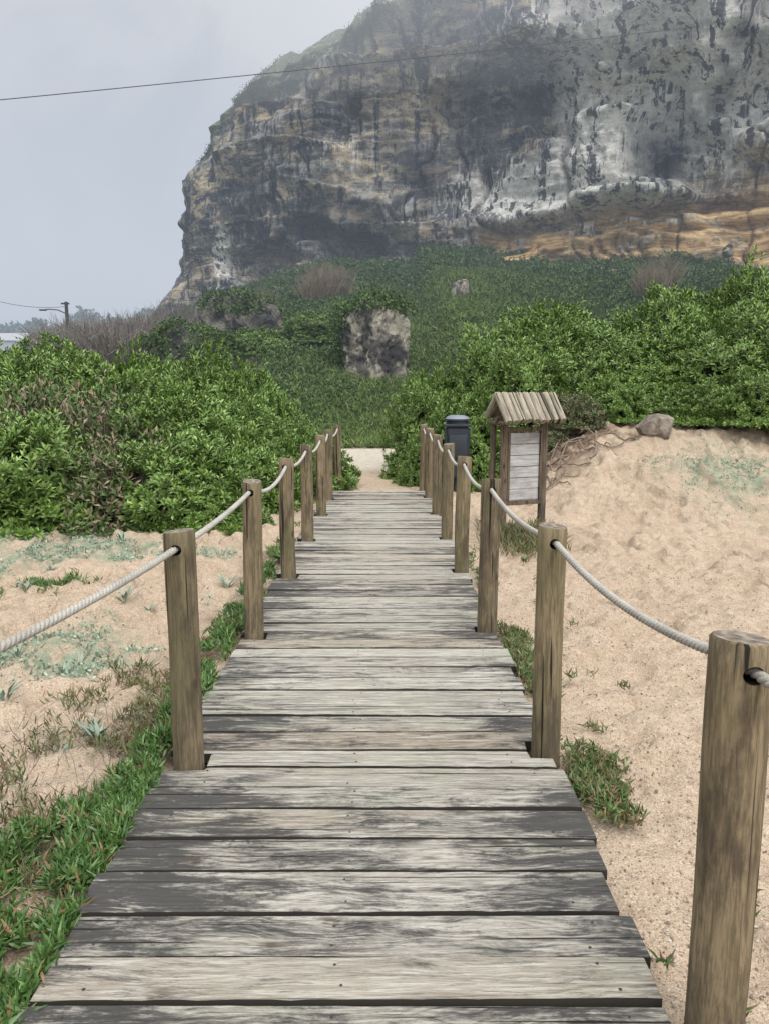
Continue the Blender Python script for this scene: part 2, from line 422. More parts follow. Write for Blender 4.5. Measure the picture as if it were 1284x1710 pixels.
def axis(lo,hi,c0,c1,step,grow):
    a=list(np.arange(c0,c1,step)); s=step; v=a[-1]
    while v<hi: s*=grow; v+=s; a.append(v)
    s=step; v=a[0]; b=[]
    while v>lo: s*=grow; v-=s; b.append(v)
    return np.array(b[::-1]+a)
xs=axis(-700,700,-4.8,6.4,.028,1.07); ys=axis(-30,1200,.9,13.0,.03,1.05)
X,Y=np.meshgrid(xs,ys); Z=terr(X,Y)
nx,ny=len(xs),len(ys)
V=np.stack([X.ravel(),Y.ravel(),Z.ravel()],1)
I=(np.arange(ny-1)[:,None]*nx+np.arange(nx-1)[None]).ravel()
Q=np.stack([I,I+1,I+1+nx,I+nx],1)
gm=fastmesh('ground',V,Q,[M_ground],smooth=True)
x=X.ravel();y=Y.ravel(); wb=fbm(x*.5,y*.5,4,21); wb3=fbm(x*2.2,y*2.2,3,23)
R_=sm(20.8,21.8,y+wb*1.0)
R_=np.maximum(R_,sm(12.9,13.8,y+wb)*sm(1.2,2.0,x)*.8)
R_=np.maximum(R_,sm(9.3,10,y+wb)*sm(-1.7,-2.4,x+wb*.4)*.7)
road=sm(14.6,15.3,y+wb*.5)*(1-sm(20.8,21.6,y+wb))*(1-R_*.5)
rc=fbm(x*.8+7,y*.8,4,31)
sv=np.clip(sm(.0,.25,rc)*sm(-1.25,-1.7,x)*sm(2.2,3.4,y)*(1-sm(9,10,y)),0,1)
sv=np.maximum(sv,np.exp(-((x-4.55)/.75)**2-((y-10.3)/1.0)**2)*1.3*sm(-.35,.1,rc)).clip(0,1)
ca=gm.color_attributes.new('gm','FLOAT_COLOR','POINT')
ca.data.foreach_set('color',np.stack([R_,road,sv,np.ones_like(sv)],1).astype(np.float32).ravel())
soil=np.maximum(np.exp(-((x-2.6)/.75)**2-((y-11.7)/.55)**2)*1.4, sm(11.55,12.1,y+.5*wb3)*sm(1.5,2.2,x)*.95)
soil=np.maximum(soil,np.exp(-((x-1.5)/.5)**2-((y-8.2)/.5)**2)*.6)
soil=np.maximum(soil,.75*(x<-.88)*(1-sm(1.1,1.5,-x))*(y>1)*(y<8)*sm(-.4,.1,wb3)).clip(0,1)
ca=gm.color_attributes.new('gm2','FLOAT_COLOR','POINT')
ca.data.foreach_set('color',np.stack([soil,soil,soil,np.ones_like(sv)],1).astype(np.float32).ravel())
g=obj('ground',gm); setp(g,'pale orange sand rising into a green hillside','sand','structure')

# ------------------------------------------------------------------ cliff
ctrl=[(0,150),(-11,118),(-17.5,95),(-19.4,82),(-16.8,74.5),(-8,69.5),(0,66.5),(10,62),(20,57),(30,52),(42,46),(58,38),(78,26)]
ctrl=[Vector((a,b,0)) for a,b in ctrl]
pts=[]
for i in range(len(ctrl)-1):
    p0=ctrl[max(i-1,0)];p1=ctrl[i];p2=ctrl[i+1];p3=ctrl[min(i+2,len(ctrl)-1)]
    for k in range(40):
        q=k/40
        pts.append(.5*((2*p1)+(p2-p0)*q+(2*p0-5*p1+4*p2-p3)*q*q+(3*p1-p0-3*p2+p3)*q**3))
pts=np.array([[p.x,p.y] for p in pts]); seg=np.linalg.norm(np.diff(pts,axis=0),axis=1); al=np.concatenate([[0],np.cumsum(seg)])
total=al[-1]; 
a0=al[np.argmin(np.abs(pts[:,1]-100)+(pts[:,0]>0)*100)]; a1=al[np.argmin(np.abs(pts[:,0]-44))]
ua=np.concatenate([np.linspace(0,a0,30)[:-1],np.linspace(a0,a1,680)[:-1],np.linspace(a1,total,60)])
px_=np.interp(ua,al,pts[:,0]); py_=np.interp(ua,al,pts[:,1])
tx=np.gradient(px_,ua); ty=np.gradient(py_,ua); ln=np.hypot(tx,ty); tx/=ln;ty/=ln
k_=np.ones(15)/15
nxv=np.convolve(np.pad(ty,7,'edge'),k_,'valid'); nyv=np.convolve(np.pad(-tx,7,'edge'),k_,'valid')
front=py_<=82
tops=np.interp(px_,[-19.4,-18.4,-16.6,-13.2,-10,-6,-2,2,6,12,20,40,80],[24.5,26.2,28.6,30.4,31.4,32.2,33.0,35.0,38.5,43,48,50,52])
tops=np.where(front,tops,np.interp(py_,[82,95,118,150],[24.5,24.3,24.5,25]))
basez=np.interp(px_,[-17.8,-12,0,8,12,20,30,45,80],[6.5,8.6,10.6,10.6,10.3,9.9,9.8,9.8,9.5])
NW=260; NC=46
tz=np.linspace(0,1,NW)
Xc=[];Yc=[];Zc=[];Rel=[];Cap=[];Lip=[]
rimd=2.6
zb=basez-5
corner=al[np.argmin(np.abs(pts[:,1]-81)+(pts[:,0]>-10)*99)]
for t_ in tz:
    zz=zb+(tops-rimd-zb)*t_
    zl=zz+.9*fbm(ua*.05,zz*.05,3,40)
    cn_=np.exp(-((ua-corner)/10)**2); ck=1-.6*cn_
    dsp=3.2*fbm(ua/13,zz/10,4,41)*(1-.4*cn_)+1.3*fbm(ua/4.2,zz/4.5,4,42)
    lay=zl/3.1+.8*fbm(ua/14,zz/18,2,43); fr=lay-np.floor(lay)
    fr=np.where(fr>.88,(1-fr)/.12*.88,fr)
    mk=sm(-.15,.35,fbm(ua/9,zz/5,3,44))*ck
    dsp=dsp+mk*(2.7*fr**1.5-.9)
    lay2=zl/.9+.7*fbm(ua/6,zz/8,2,45); fr2=lay2-np.floor(lay2)
    dsp=dsp+.42*fr2*sm(-.2,.3,fbm(ua/5,zz/3,3,46))*ck
    dsp=dsp+.5*fbm(ua/1.2,zz/1.0,4,47)*ck
    cr_=np.abs(fbm(ua/3.0+.5*fbm(ua/3,zz/3,2,48),zz/22,3,49)); dsp=dsp-1.2*(1-sm(0,.06,cr_))*sm(-.2,.3,fbm(ua/8,zz/8,2,53))*ck
    alc=fbm(ua/8,zz/6,3,54); dsp=dsp-3.0*sm(.14,.36,alc)*ck
    rel=zz-basez
    lip=np.interp(px_,[8,14,25],[3.1,4.2,5.0])+.7*fbm(ua/7,0*ua,2,50)+.4*fbm(ua/1.8,0*ua,3,56)
    rr=sm(6,9,px_)
    und=1-sm(lip-.2,lip+.1,rel)
    slot=und*sm(lip-.9,lip-.5,rel)
    lo2=lip-1.9+.3*fbm(ua/3,0*ua,2,58)
    dsp=dsp*(1-.5*rr*und)-rr*und*.15-rr*slot*1.6+rr*np.exp(-((rel-lip-.5)/.6)**2)*.9
    dsp=dsp-rr*.7*np.exp(-((rel-lo2)/.22)**2)+rr*und*.8*fbm(ua/2.2,zz/1.1,3,59)
    dsp=dsp+rr*.7*(1-sm(1.3,1.6,rel+.4*fbm(ua/4,0*ua,2,55)))
    lf=(1-sm(-3,0,px_))*front
    dsp=dsp-lf*2.0*(1-sm(1.7,2.1,rel+.4*fbm(ua/4,0*ua,2,51)))*sm(-15,-12,px_)
    dsp=dsp+cn_*(3.3*sm(13.5,6.5,zz)+1.6*np.exp(-((zz-18)/4.0)**2))
    dsp=dsp-.9*sm(.80,1.0,t_)*sm(6,-2,px_) - .4*sm(.5,1,t_)
    Xc.append(px_+nxv*dsp);Yc.append(py_+nyv*dsp);Zc.append(zz);Rel.append(rel);Lip.append(lip);Cap.append(sm(.88,1.0,t_+.05*fbm(ua/3,zz/3,3,57))*sm(5,-1,px_)*.9)
    last=dsp
for j in range(1,NC):
    q=j/(NC-1); back=q*34
    zz=tops-rimd+ rimd*np.sin(min(1,q*6)*math.pi/2)+ 5*q + (.7*fbm(ua/3,np.full_like(ua,q*14),4,60)+.45*fbm(ua/.8,np.full_like(ua,q*40),2,62))*min(1,q*10)
    dsp=last-back
    Xc.append(px_+nxv*dsp*np.where(front,1,.4));Yc.append(py_+np.abs(dsp-last)*1.0*np.where(front,.9,.3)+nyv*last);Zc.append(zz);Rel.append(zz-basez);Lip.append(lip);Cap.append(np.ones_like(zz))
X=np.array(Xc);Y=np.array(Yc);Z=np.array(Zc);REL=np.array(Rel);CAP=np.array(Cap);LIP=np.array(Lip)
nr,nc=X.shape
V=np.stack([X.ravel(),Y.ravel(),Z.ravel()],1)
I=(np.arange(nr-1)[:,None]*nc+np.arange(nc-1)[None]).ravel()
Q=np.stack([I,I+1,I+1+nc,I+nc],1)
cm=fastmesh('cliff',V,Q,[M_cliff],smooth=True)
def gs(lst):
    s=0
    for cx,cz,sx,sz,wt in lst: s=s+wt*np.exp(-((X-cx)/sx)**2-((Z-cz)/sz)**2)
    return np.clip(s,0,1)
streak=gs([(17,24,4.5,9,1.3),(10.5,16.5,3.8,2.6,1.0),(16,16,3,3,.8),(22,21,3.2,5,.7),(27,25,4,8,.7),(-14.5,13.5,.9,3.0,.9),(2.0,15.7,1.1,2.2,.9),(6,17.5,1.6,1.6,.9),(12,29,3,3,.6),(-4,21.5,3,1.3,.4),(30,20,4,6,.5),(-9,12.3,4,.9,.4)])
darkm=gs([(11.7,22.5,1.8,3.8,1.0),(20.3,18,2.3,2.6,1.0),(3.2,18.5,2.4,3.2,.8),(-6,15,4,2.5,.7),(8,22,1.8,3,.8),(-3,24.5,4,1.6,.6),(-11,19,3,2.2,.5),(1,13,3,1.2,.6),(23.5,25,1.0,5,.7)])
och=sm(6,9,X)*(1-sm(-.1,.3,REL-LIP+.3))*sm(-.6,.0,REL)
och=np.maximum(och,gs([(28,15.0,4,2,.8)]))
for nm,arr in (('cm',(och,streak,darkm)),('cm2',(CAP,CAP,CAP))):
    ca=cm.color_attributes.new(nm,'FLOAT_COLOR','POINT')
    ca.data.foreach_set('color',np.stack([arr[0].ravel(),arr[1].ravel(),arr[2].ravel(),np.ones(arr[0].size)],1).astype(np.float32).ravel())
c=obj('cliff',cm); setp(c,'towering dark layered rock cliff with pale streaks','cliff','structure')

# cliff top bushes (stuff)
sel=rng.integers(0,nc,9000); jr=rng.integers(NW-8,NW+14,9000)
ok=(X[jr,sel]<12)&(Y[jr,sel]<110)&(fbm(ua[sel]/2.5,jr/9.,3,77)>-.0)
P=np.stack([X[jr,sel],Y[jr,sel],Z[jr,sel]],1)[ok]
P=np.repeat(P,6,0)+rng.normal(size=(ok.sum()*6,3))*np.array([.18,.18,.06])
V,Q=leaves(P,rndvec(len(P))+[0,0,.2],.15,.11)
o=obj('clifftop_scrub',fastmesh('clifftop_scrub',V,Q,[M_far])); setp(o,'low green scrub growing along the cliff top','scrub','stuff')

# ------------------------------------------------------------------ boulders
def boulder(name,loc,size,seed,mat,planes=14,sub=5,rot=0,rough=.06,blocky=False,smooth=32):
    r=random.Random(seed)
    bm=bmesh.new(); bmesh.ops.create_icosphere(bm,subdivisions=sub,radius=1)
    pl=[]
    if blocky:
        for v,k in (((1,.05,-.02),.86),((-1,-.1,-.16),.82),((-.50,-1,.05),.76),((.72,-1,-.12),.80),((0,1,0),.9),((-.45,-.15,1),.86),((.35,-.2,1),.92),((0,0,-1),1),((-.95,-.2,.60),.90),((.8,-.3,.75),.98),((0,-.8,.8),.98)):
            pl.append((Vector(v).normalized(),k))
    else:
        for i in range(planes):
            v=Vector((r.gauss(0,1),r.gauss(0,1),r.gauss(0,.8))).normalized(); pl.append((v,r.uniform(.72,1.0)))
    for v in bm.verts:
        dd=v.co.normalized(); rad=1.3
        for n_,k in pl:
            q=dd.dot(n_)
            if q>.05: rad=min(rad,k/q)
        rad+=rough*mn.fractal(dd*2.2+Vector((seed,0,0)),1,2,5)+rough*.5*mn.noise(dd*9)
        v.co=dd*rad; v.co.x*=size[0];v.co.y*=size[1];v.co.z*=size[2]
    o=bmobj(name,bm,[mat],True,loc,angle=smooth); o.rotation_euler=(0,0,rot); return o
def tz_(x,y): return float(terr(np.array([x]),np.array([y]),False)[0])
IVY=[]
def ivy_on(o,n,zmin,spread=.12,bias=0,amt=-.12):
    m=o.data; M=Matrix.Translation(o.location)@o.rotation_euler.to_matrix().to_4x4()
    vs=[M@v.co for v in m.vertices if (v.normal.z>.15 and v.co.z>zmin) or (bias and v.co.x<-bias and v.normal.y<.3)]
    if not vs: return
    for i in range(n): 
        v=random.choice(vs); 
        if mn.noise(v*.9)>amt: IVY.append((v.x+random.gauss(0,spread),v.y+random.gauss(0,spread),v.z+random.random()*.25))
HOLES=[]
b=at(624,574,30); o=boulder('boulder',(b.x,b.y,b.z),(1.45,1.4,1.75),3,M_rock,10,6,.0,.11,True); setp(o,'large square grey boulder with ivy on top','boulder'); ivy_on(o,2200,1.0,.2,1.12,-.3); HOLES.append((b.x,b.y,1.8))
b=at(412,558,36); o=boulder('boulder',(b.x,b.y,b.z-.2),(1.75,1.6,1.75),8,M_rockd,12,5,1.0,.12); setp(o,'dark boulder half buried in green scrub','boulder'); ivy_on(o,1500,.9,.2,0,-.25); HOLES.append((b.x,b.y,1.9))
b=at(330,603,29); o=boulder('rock_outcrop',(b.x,b.y,b.z-.3),(2.3,1.6,1.35),14,M_rockd,16,5,-.2,.10); setp(o,'long low rock outcrop draped in green plants','rock'); ivy_on(o,4200,.1,.16,0,-.3); HOLES.append((b.x,b.y,1.5))
b=at(768,565,40); o=boulder('boulder',(b.x,b.y,tz_(b.x,b.y)+.3),(.55,.5,.6),5,M_rock,12,4); setp(o,'small grey boulder on the green slope','boulder')
b=at(1215,418,44); o=boulder('boulder',(b.x,b.y,b.z),(.32,.3,.3),6,M_rock,12,4); setp(o,'small pale boulder beneath the cliff','boulder')
b=at(1092,716,11.5); o=boulder('boulder',(b.x,b.y,b.z),(.31,.27,.23),21,M_rock2,26,5,.2,.03,False,75); setp(o,'rounded grey rock resting on the sand bank','rock')
for px,py,YY,sx,sz in ((950,466,52,1.6,.5),(870,470,54,1.3,.4),(1010,459,51,1.3,.6),(470,500,52,1.0,.7)):
    b=at(px,py,YY); o=boulder('boulder',(b.x,b.y,b.z),(sx,sx*.8,sz),int(px),M_rock,14,4); setp(o,'weathered fallen boulder among hillside scrub','boulder',group='fallen boulders below the cliff')
    ivy_on(o,60,.2)

# ------------------------------------------------------------------ hillside undergrowth
n=160000
yy=21.2+(68-21.2)*rng.random(n)**.9; xx=(rng.random(n)*2-1)*.60*yy+1
dn=fbm(xx*.35,yy*.35,4,91)
zz=terr(xx,yy,False)
bushy=np.maximum(0,fbm(xx*.22+5,yy*.22,3,92))*sm(24,30,yy)*(1-.6*sm(45,52,yy))
moun=np.maximum(0,fbm(xx*.8,yy*.8,2,94))*sm(22,26,yy)
grassy=np.exp(-((xx-(1.2+.12*(yy-24)))/(1.2+.06*yy))**2)*(yy<50)
keep=(dn>-.45)&(rng.random(n)>.5*grassy)
for hx,hy,hr in HOLES: keep&=~(((xx-hx)**2+((yy-hy+.6))**2)<hr*hr)
xx,yy,zz,bushy,grassy,moun=[q[keep] for q in (xx,yy,zz,bushy,grassy,moun)]
P=np.stack([xx,yy,zz+rng.random(len(xx))*(.06+1.5*bushy*(1-.8*grassy)+.6*moun)],1)
gs_=np.concatenate([grassy,np.zeros(len(IVY))])
P=np.concatenate([P,np.array(IVY)])
sc=(.026+P[:,1]*.0024)*(1-.25*gs_)
P=np.repeat(P,3,0); sc=np.repeat(sc,3); P=P+rng.normal(size=P.shape)*sc[:,None]*.8
V,Q=leaves(P,rndvec(len(P))+[0,-.3,.6],sc*1.4,sc*.8)
o=obj('hillside_undergrowth',fastmesh('hillside_undergrowth',V,Q,[M_ivy])); setp(o,'dense green creeping undergrowth covering the hillside','undergrowth','stuff')
n=42000
yy=20.8+(50-20.8)*rng.random(n)**1.3; xx=1.0+.12*(yy-24)+rng.normal(size=n)*(1.1+.06*yy)
P=np.stack([xx,yy,terr(xx,yy,False)+.05],1); D=rndvec(n)*.9+[0,0,.8]
V,Q=blades(P,D,(.10+.15*rng.random(n))*(.6+yy/45),.009+yy*.00034,.6)
M_gr=leafmat('slope_grass',(.075,.12,.038),(.13,.19,.06),(.20,.26,.09),.8,.1,(.24,.22,.12),.06,.6)
o=obj('slope_grass',fastmesh('slope_grass',V,Q,[M_gr])); setp(o,'shaggy green grass growing up the slope','grass','stuff')

# ------------------------------------------------------------------ shrubs
def shrubmesh(name,seed,R=1.1,h=1.7,nros=2300,sparse=False):
    r=np.random.default_rng(seed)
    def rad(d): 
        v=Vector(d); return 1+.30*mn.noise(v*1.9+Vector((seed,3,0)))+.22*mn.noise(v*4.3+Vector((0,seed,0)))
    d=r.normal(size=(nros*2,3)); d/=np.linalg.norm(d,axis=1,keepdims=True); d=d[d[:,2]>-.15][:nros]
    rd=np.array([rad(a) for a in d]); dep=1.02-.24*r.random(len(d))**1.7
    sc=np.array([R,R,h])
    P=d*(rd*dep)[:,None]*sc; P[:,2]=np.maximum(P[:,2],.06)
    out=nrm(d/sc); ax=nrm(out*.8+np.array([0,0,.55])+r.normal(size=out.shape)*.25)
    parts=[]
    k=9 if not sparse else 4
    A=nrm(np.cross(ax,r.normal(size=ax.shape))); B=np.cross(ax,A)
    for i in range(k):
        an=i*2.4+r.random(len(P))*.5; til=.35+.9*(i/k)+r.normal(size=len(P))*.12
        D=ax*np.cos(til)[:,None]+(A*np.cos(an)[:,None]+B*np.sin(an)[:,None])*np.sin(til)[:,None]
        L=(.076+.045*r.random(len(P)))
        st=P-ax*(.05*i/k)
        V,Q=leaves(st,D,L,L*.32,roll=ax+1e-3); parts.append((V,Q,0))
    nt_=240 if not sparse else 1500
    dd=d[r.integers(0,len(d),nt_)]
    tip=dd*sc*.93 if not sparse else dd*sc*(.9+.16*r.random((nt_,1)))
    b0=tip*np.array([.35,.35,.2])+r.normal(size=tip.shape)*.1
    Lg=np.linalg.norm(tip-b0,axis=1)
    V,Q=blades(b0,tip-b0+r.normal(size=tip.shape)*.1,Lg,.006,.15); parts.append((V,Q,1))
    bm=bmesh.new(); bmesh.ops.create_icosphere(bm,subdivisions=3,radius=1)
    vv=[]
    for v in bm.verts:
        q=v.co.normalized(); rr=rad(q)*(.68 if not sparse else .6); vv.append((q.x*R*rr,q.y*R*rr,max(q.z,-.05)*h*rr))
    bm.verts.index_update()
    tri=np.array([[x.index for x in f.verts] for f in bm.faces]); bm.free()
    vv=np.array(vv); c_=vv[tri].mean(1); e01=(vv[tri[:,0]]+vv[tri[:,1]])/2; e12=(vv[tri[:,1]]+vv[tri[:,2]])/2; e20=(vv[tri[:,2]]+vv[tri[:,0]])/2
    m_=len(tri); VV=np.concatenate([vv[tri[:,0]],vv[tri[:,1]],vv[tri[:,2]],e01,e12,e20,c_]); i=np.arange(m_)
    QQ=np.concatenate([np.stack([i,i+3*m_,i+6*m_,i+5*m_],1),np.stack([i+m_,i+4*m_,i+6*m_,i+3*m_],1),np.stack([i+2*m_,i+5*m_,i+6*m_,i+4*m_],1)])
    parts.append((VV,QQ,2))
    V,Q,M=cat(parts)
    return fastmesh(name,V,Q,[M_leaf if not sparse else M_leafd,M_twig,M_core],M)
SV=[shrubmesh('green_shrub',s,1.1,1.7) for s in (1,2,3,4)]
SL=[shrubmesh('green_shrub_low',s,1.0,1.1,1900) for s in (5,6,7)]
SD_=[shrubmesh('twiggy_shrub',s,1.0,1.1,1300,True) for s in (8,9)]
shr=[ # x,y,R,h,kind
(-6.3,9.5,1.1,1.2,0),(-5.3,9.35,1.1,1.3,0),(-4.3,9.3,1.1,1.15,0),(-3.35,9.4,1.0,1.0,1),(-2.45,9.45,.95,.95,0),(-1.95,10.2,.8,.95,0),(-1.6,11.2,.7,.85,0),(-1.15,12.4,.7,.75,0),(-3.9,9.0,.6,.55,0),(-2.0,9.25,.55,.5,0),
(-7.2,10.9,1.2,1.8,0),(-6.0,10.8,1.1,1.75,0),(-4.9,10.7,1.1,1.5,1),(-3.9,10.7,1.1,1.45,1),(-2.9,10.7,1.05,1.5,0),(-2.2,11.5,.9,1.45,0),
(-8.6,12.5,1.2,2.0,0),(-7.4,12.5,1.2,2.0,0),(-6.2,12.3,1.2,2.0,0),(-5.1,12.3,1.15,1.9,0),(-4.0,12.4,1.1,1.9,0),(-3.1,12.5,1.0,1.95,0),(-2.35,12.6,.85,1.9,0),(-1.75,12.9,.7,1.4,0),
(-7.5,14.4,1.3,1.9,0),(-5.8,14.4,1.3,2.0,0),(-4.2,14.4,1.2,1.7,0),(-2.7,14.2,1.0,1.5,0),
(.95,14.0,.88,1.9,0),(1.7,14.0,1.1,2.3,0),(.72,13.0,.5,.8,0),(1.5,13.0,.85,1.6,0),(2.3,13.3,.95,1.9,0),(2.85,14.2,1.1,1.7,0),
(3.6,13.6,1.0,1.1,0),(4.2,14.8,1.2,1.75,0),(4.6,13.5,1.0,1.3,0),(5.6,13.4,1.1,1.55,0),(5.4,15,1.2,2.2,0),(6.6,13.5,1.15,1.9,0),(6.7,15,1.3,2.6,0),(7.8,13.6,1.2,2.2,0),(8.1,15.3,1.3,2.9,0),(9.2,14.5,1.3,2.7,0),
(3.7,12.55,.55,.6,0),(4.35,12.9,.6,.75,0),(4.95,12.2,.6,.6,0),(5.65,12.0,.65,.75,0),(6.3,11.7,.6,.8,0),(6.9,12.1,.7,1.0,0),
(3.1,12.4,.55,.5,2),(2.65,12.2,.48,.45,2),(2.35,12.7,.5,.6,0),(1.6,15.6,1.2,1.7,0),(3.3,16,1.3,2.0,0),
(-9,30,1.6,1.2,0),(-7.4,26.5,1.5,1.5,0),(-5.2,33,1.4,1.2,0),(-3.2,35,1.6,1.3,0),(-6,27,1.0,.9,0)]
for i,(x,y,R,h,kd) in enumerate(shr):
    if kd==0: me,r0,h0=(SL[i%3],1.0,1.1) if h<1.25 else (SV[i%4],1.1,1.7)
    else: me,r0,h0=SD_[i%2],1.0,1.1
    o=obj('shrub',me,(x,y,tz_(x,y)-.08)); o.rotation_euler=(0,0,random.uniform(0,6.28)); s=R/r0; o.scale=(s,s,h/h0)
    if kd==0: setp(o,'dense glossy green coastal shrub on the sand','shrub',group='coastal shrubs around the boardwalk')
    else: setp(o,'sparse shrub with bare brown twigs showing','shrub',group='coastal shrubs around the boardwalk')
def bare(name,n,R,h,mat,seed,spread=.6,rad=.02):
    r=np.random.default_rng(seed); a=r.random(n)*6.28; q=np.sqrt(r.random(n))*R
    P=np.stack([np.cos(a)*q,np.sin(a)*q,np.zeros(n)],1); D=np.stack([np.cos(a)*q/R*spread,np.sin(a)*q/R*spread,np.ones(n)],1)+r.normal(size=(n,3))*.22
    L=h*(.45+.6*r.random(n)); V,Q=blades(P,D,L,rad,.12)
    P2=P+nrm(D)*L[:,None]*(.4+.5*r.random((n,1))); V2,Q2=blades(P2,D+r.normal(size=D.shape)*.6,L*.35,rad*.6,.1)
    V,Q,M=cat([(V,Q,0),(V2,Q2,0)]); return fastmesh(name,V,Q,[mat])
bb=bare('bare_bush',900,1.7,2.0,M_dry,1)
for px,py,YY in ((150,590,34),(185,585,36),(215,585,35),(250,580,37),(235,600,31),(285,565,42),(165,600,31),(320,545,48),(200,610,30),(275,590,36)):
    b=at(px,py,YY); o=obj('bare_bush',bb,(b.x,b.y,b.z-.6)); o.rotation_euler=(0,0,random.random()*6); setp(o,'leafless grey brown bush on the slope','bush',group='leafless bushes on the slope')
rb=bare('dry_reeds',420,.9,1.9,M_reed,2,.12,.014)
for px,py,YY in ((530,500,46),(558,495,47),(545,480,50),(1085,488,40),(1105,478,42),(440,525,48)):
    b=at(px,py,YY); o=obj('reed_clump',rb,(b.x,b.y,b.z-.2)); o.rotation_euler=(0,0,random.random()*6); s=random.uniform(.75,1.1); o.scale=(s,s,s); setp(o,'clump of dry tan reeds below the cliff','reeds',group='dry reed clumps')

# ------------------------------------------------------------------ boardwalk
LP=[(-.99,1.35),(-.793,2.95),(-.800,4.58),(-.775,6.12),(-.772,7.63),(-.76,9.2),(-.77,10.55),(-.72,12.0)]
RP=[(.79,1.64),(.676,3.06),(.645,4.70),(.642,6.30),(.635,7.75),(.635,9.3),(.625,10.8),(.60,12.0)]
bm=bmesh.new(); fl=bm.faces.layers.float.new('plank')
seams=[.62,.79,.95,1.12,1.30,1.50,1.70,1.856,2.03,2.23,2.407,2.59,2.75,2.91]
while seams[-1]<11.45: seams.append(seams[-1]+random.choice((.145,.16,.165,.17,.175,.15)))
for i in range(len(seams)-1):
    y0=seams[i]+.0058+random.uniform(-.001,.003); y1=seams[i+1]-.0058-random.uniform(-.001,.003)
    xl=-.885+random.uniform(-.02,.02); xr=.70+random.uniform(-.018,.02); s0=random.uniform(-.003,.003); s1=random.uniform(-.003,.003)
    if y0>9: xr-=.03; xl+=.02
    def notch(posts,side):
        for (pxx,pyy) in posts:
            if abs(pxx)<.85 and y0<pyy+.07 and y1>pyy-.07 and not (side==1 and pyy<2):
                return (pxx-side*.078, max(y0,pyy-.072),min(y1,pyy+.072))
        return None
    nl=notch(LP,-1); nr_=notch(RP,1)
    n_=34
    xi=[xl+(xr-xl)*k/n_ for k in range(n_+1)]
    def ed(q,sd): return .0035*mn.noise(Vector((q*1.7,i*3.3+sd*7,0)))+.0026*mn.noise(Vector((q*14,i*5.1+sd*3,9)))
    low=[(q,y0+s0*q+ed(q,0)) for q in xi]; hig=[(q,y1+s1*q+ed(q,1)) for q in xi]
    if nl:
        xn,a,b=nl
        low_b=[p for p in low if p[0]>xn+.01] if a<=y0+1e-6 else low
        hig_b=[p for p in hig if p[0]>xn+.01] if b>=y1-1e-6 else hig
        le=[]
        if b<y1-1e-6: le+=[(xl,b),(xn,b)]
        else: le+=[(xn,y1)]
        if a>y0+1e-6: le+=[(xn,a),(xl,a)]
        else: le+=[(xn,y0)]
    else: low_b,hig_b,le=low,hig,[]
    re=[]
    if nr_:
        xn,a,b=nr_
        if a<=y0+1e-6: low_b=[p for p in low_b if p[0]<xn-.01]; re+=[(xn,y0)]
        else: re+=[(xr,a),(xn,a)]
        if b>=y1-1e-6: hig_b=[p for p in hig_b if p[0]<xn-.01]; re+=[(xn,y1)]
        else: re+=[(xn,b),(xr,b)]
    poly=low_b+re+hig_b[::-1]+le
    dz=random.uniform(-.006,.004); tl=random.uniform(-.005,.005)
    T=[bm.verts.new((p[0],p[1],dz+tl*p[0])) for p in poly]
    Bm=[bm.verts.new((p[0],p[1],dz-.036)) for p in poly]
    try:
        f=bm.faces.new(T); f.material_index=0; f[fl]=random.random()
    except Exception: continue
    val=f[fl]
    m_=len(T); edges=list(f.edges)
    for k in range(m_):
        g_=bm.faces.new((T[k],Bm[k],Bm[(k+1)%m_],T[(k+1)%m_])); g_.material_index=1; g_[fl]=val
    try:
        bv=bmesh.ops.bevel(bm,geom=edges,offset=.003,segments=1,affect='EDGES')
        for q in bv['faces']: q.material_index=0; q[fl]=val
    except Exception: pass
    ym=(y0+y1)/2; wd=(y1-y0)
    if y0<7:
        for nxp in (-.78,-.13,.58):
            for dy in (-.27,.27):
                if random.random()<.12: continue
                xx_=nxp+random.uniform(-.025,.025)+ (.07 if nxp<-.5 and nl else 0)-(.07 if nxp>.5 and nr_ else 0); yy_=ym+dy*wd+random.uniform(-.012,.012)
                fs=cyl(bm,(xx_,yy_,dz-.006),(xx_,yy_,dz+tl*xx_+.0012),random.uniform(.0035,.005),seg=8,mi=2)
bmesh.ops.recalc_face_normals(bm,faces=bm.faces)
for xx_ in (-.70,-.09,.52):
    box(bm,(xx_,6.0,-.10),(.06,10.7,.115),1)
dk=bmobj('boardwalk',bm,[M_deck,M_side,M_nail]); setp(dk,'weathered grey plank boardwalk with black mildew stains','boardwalk','structure')

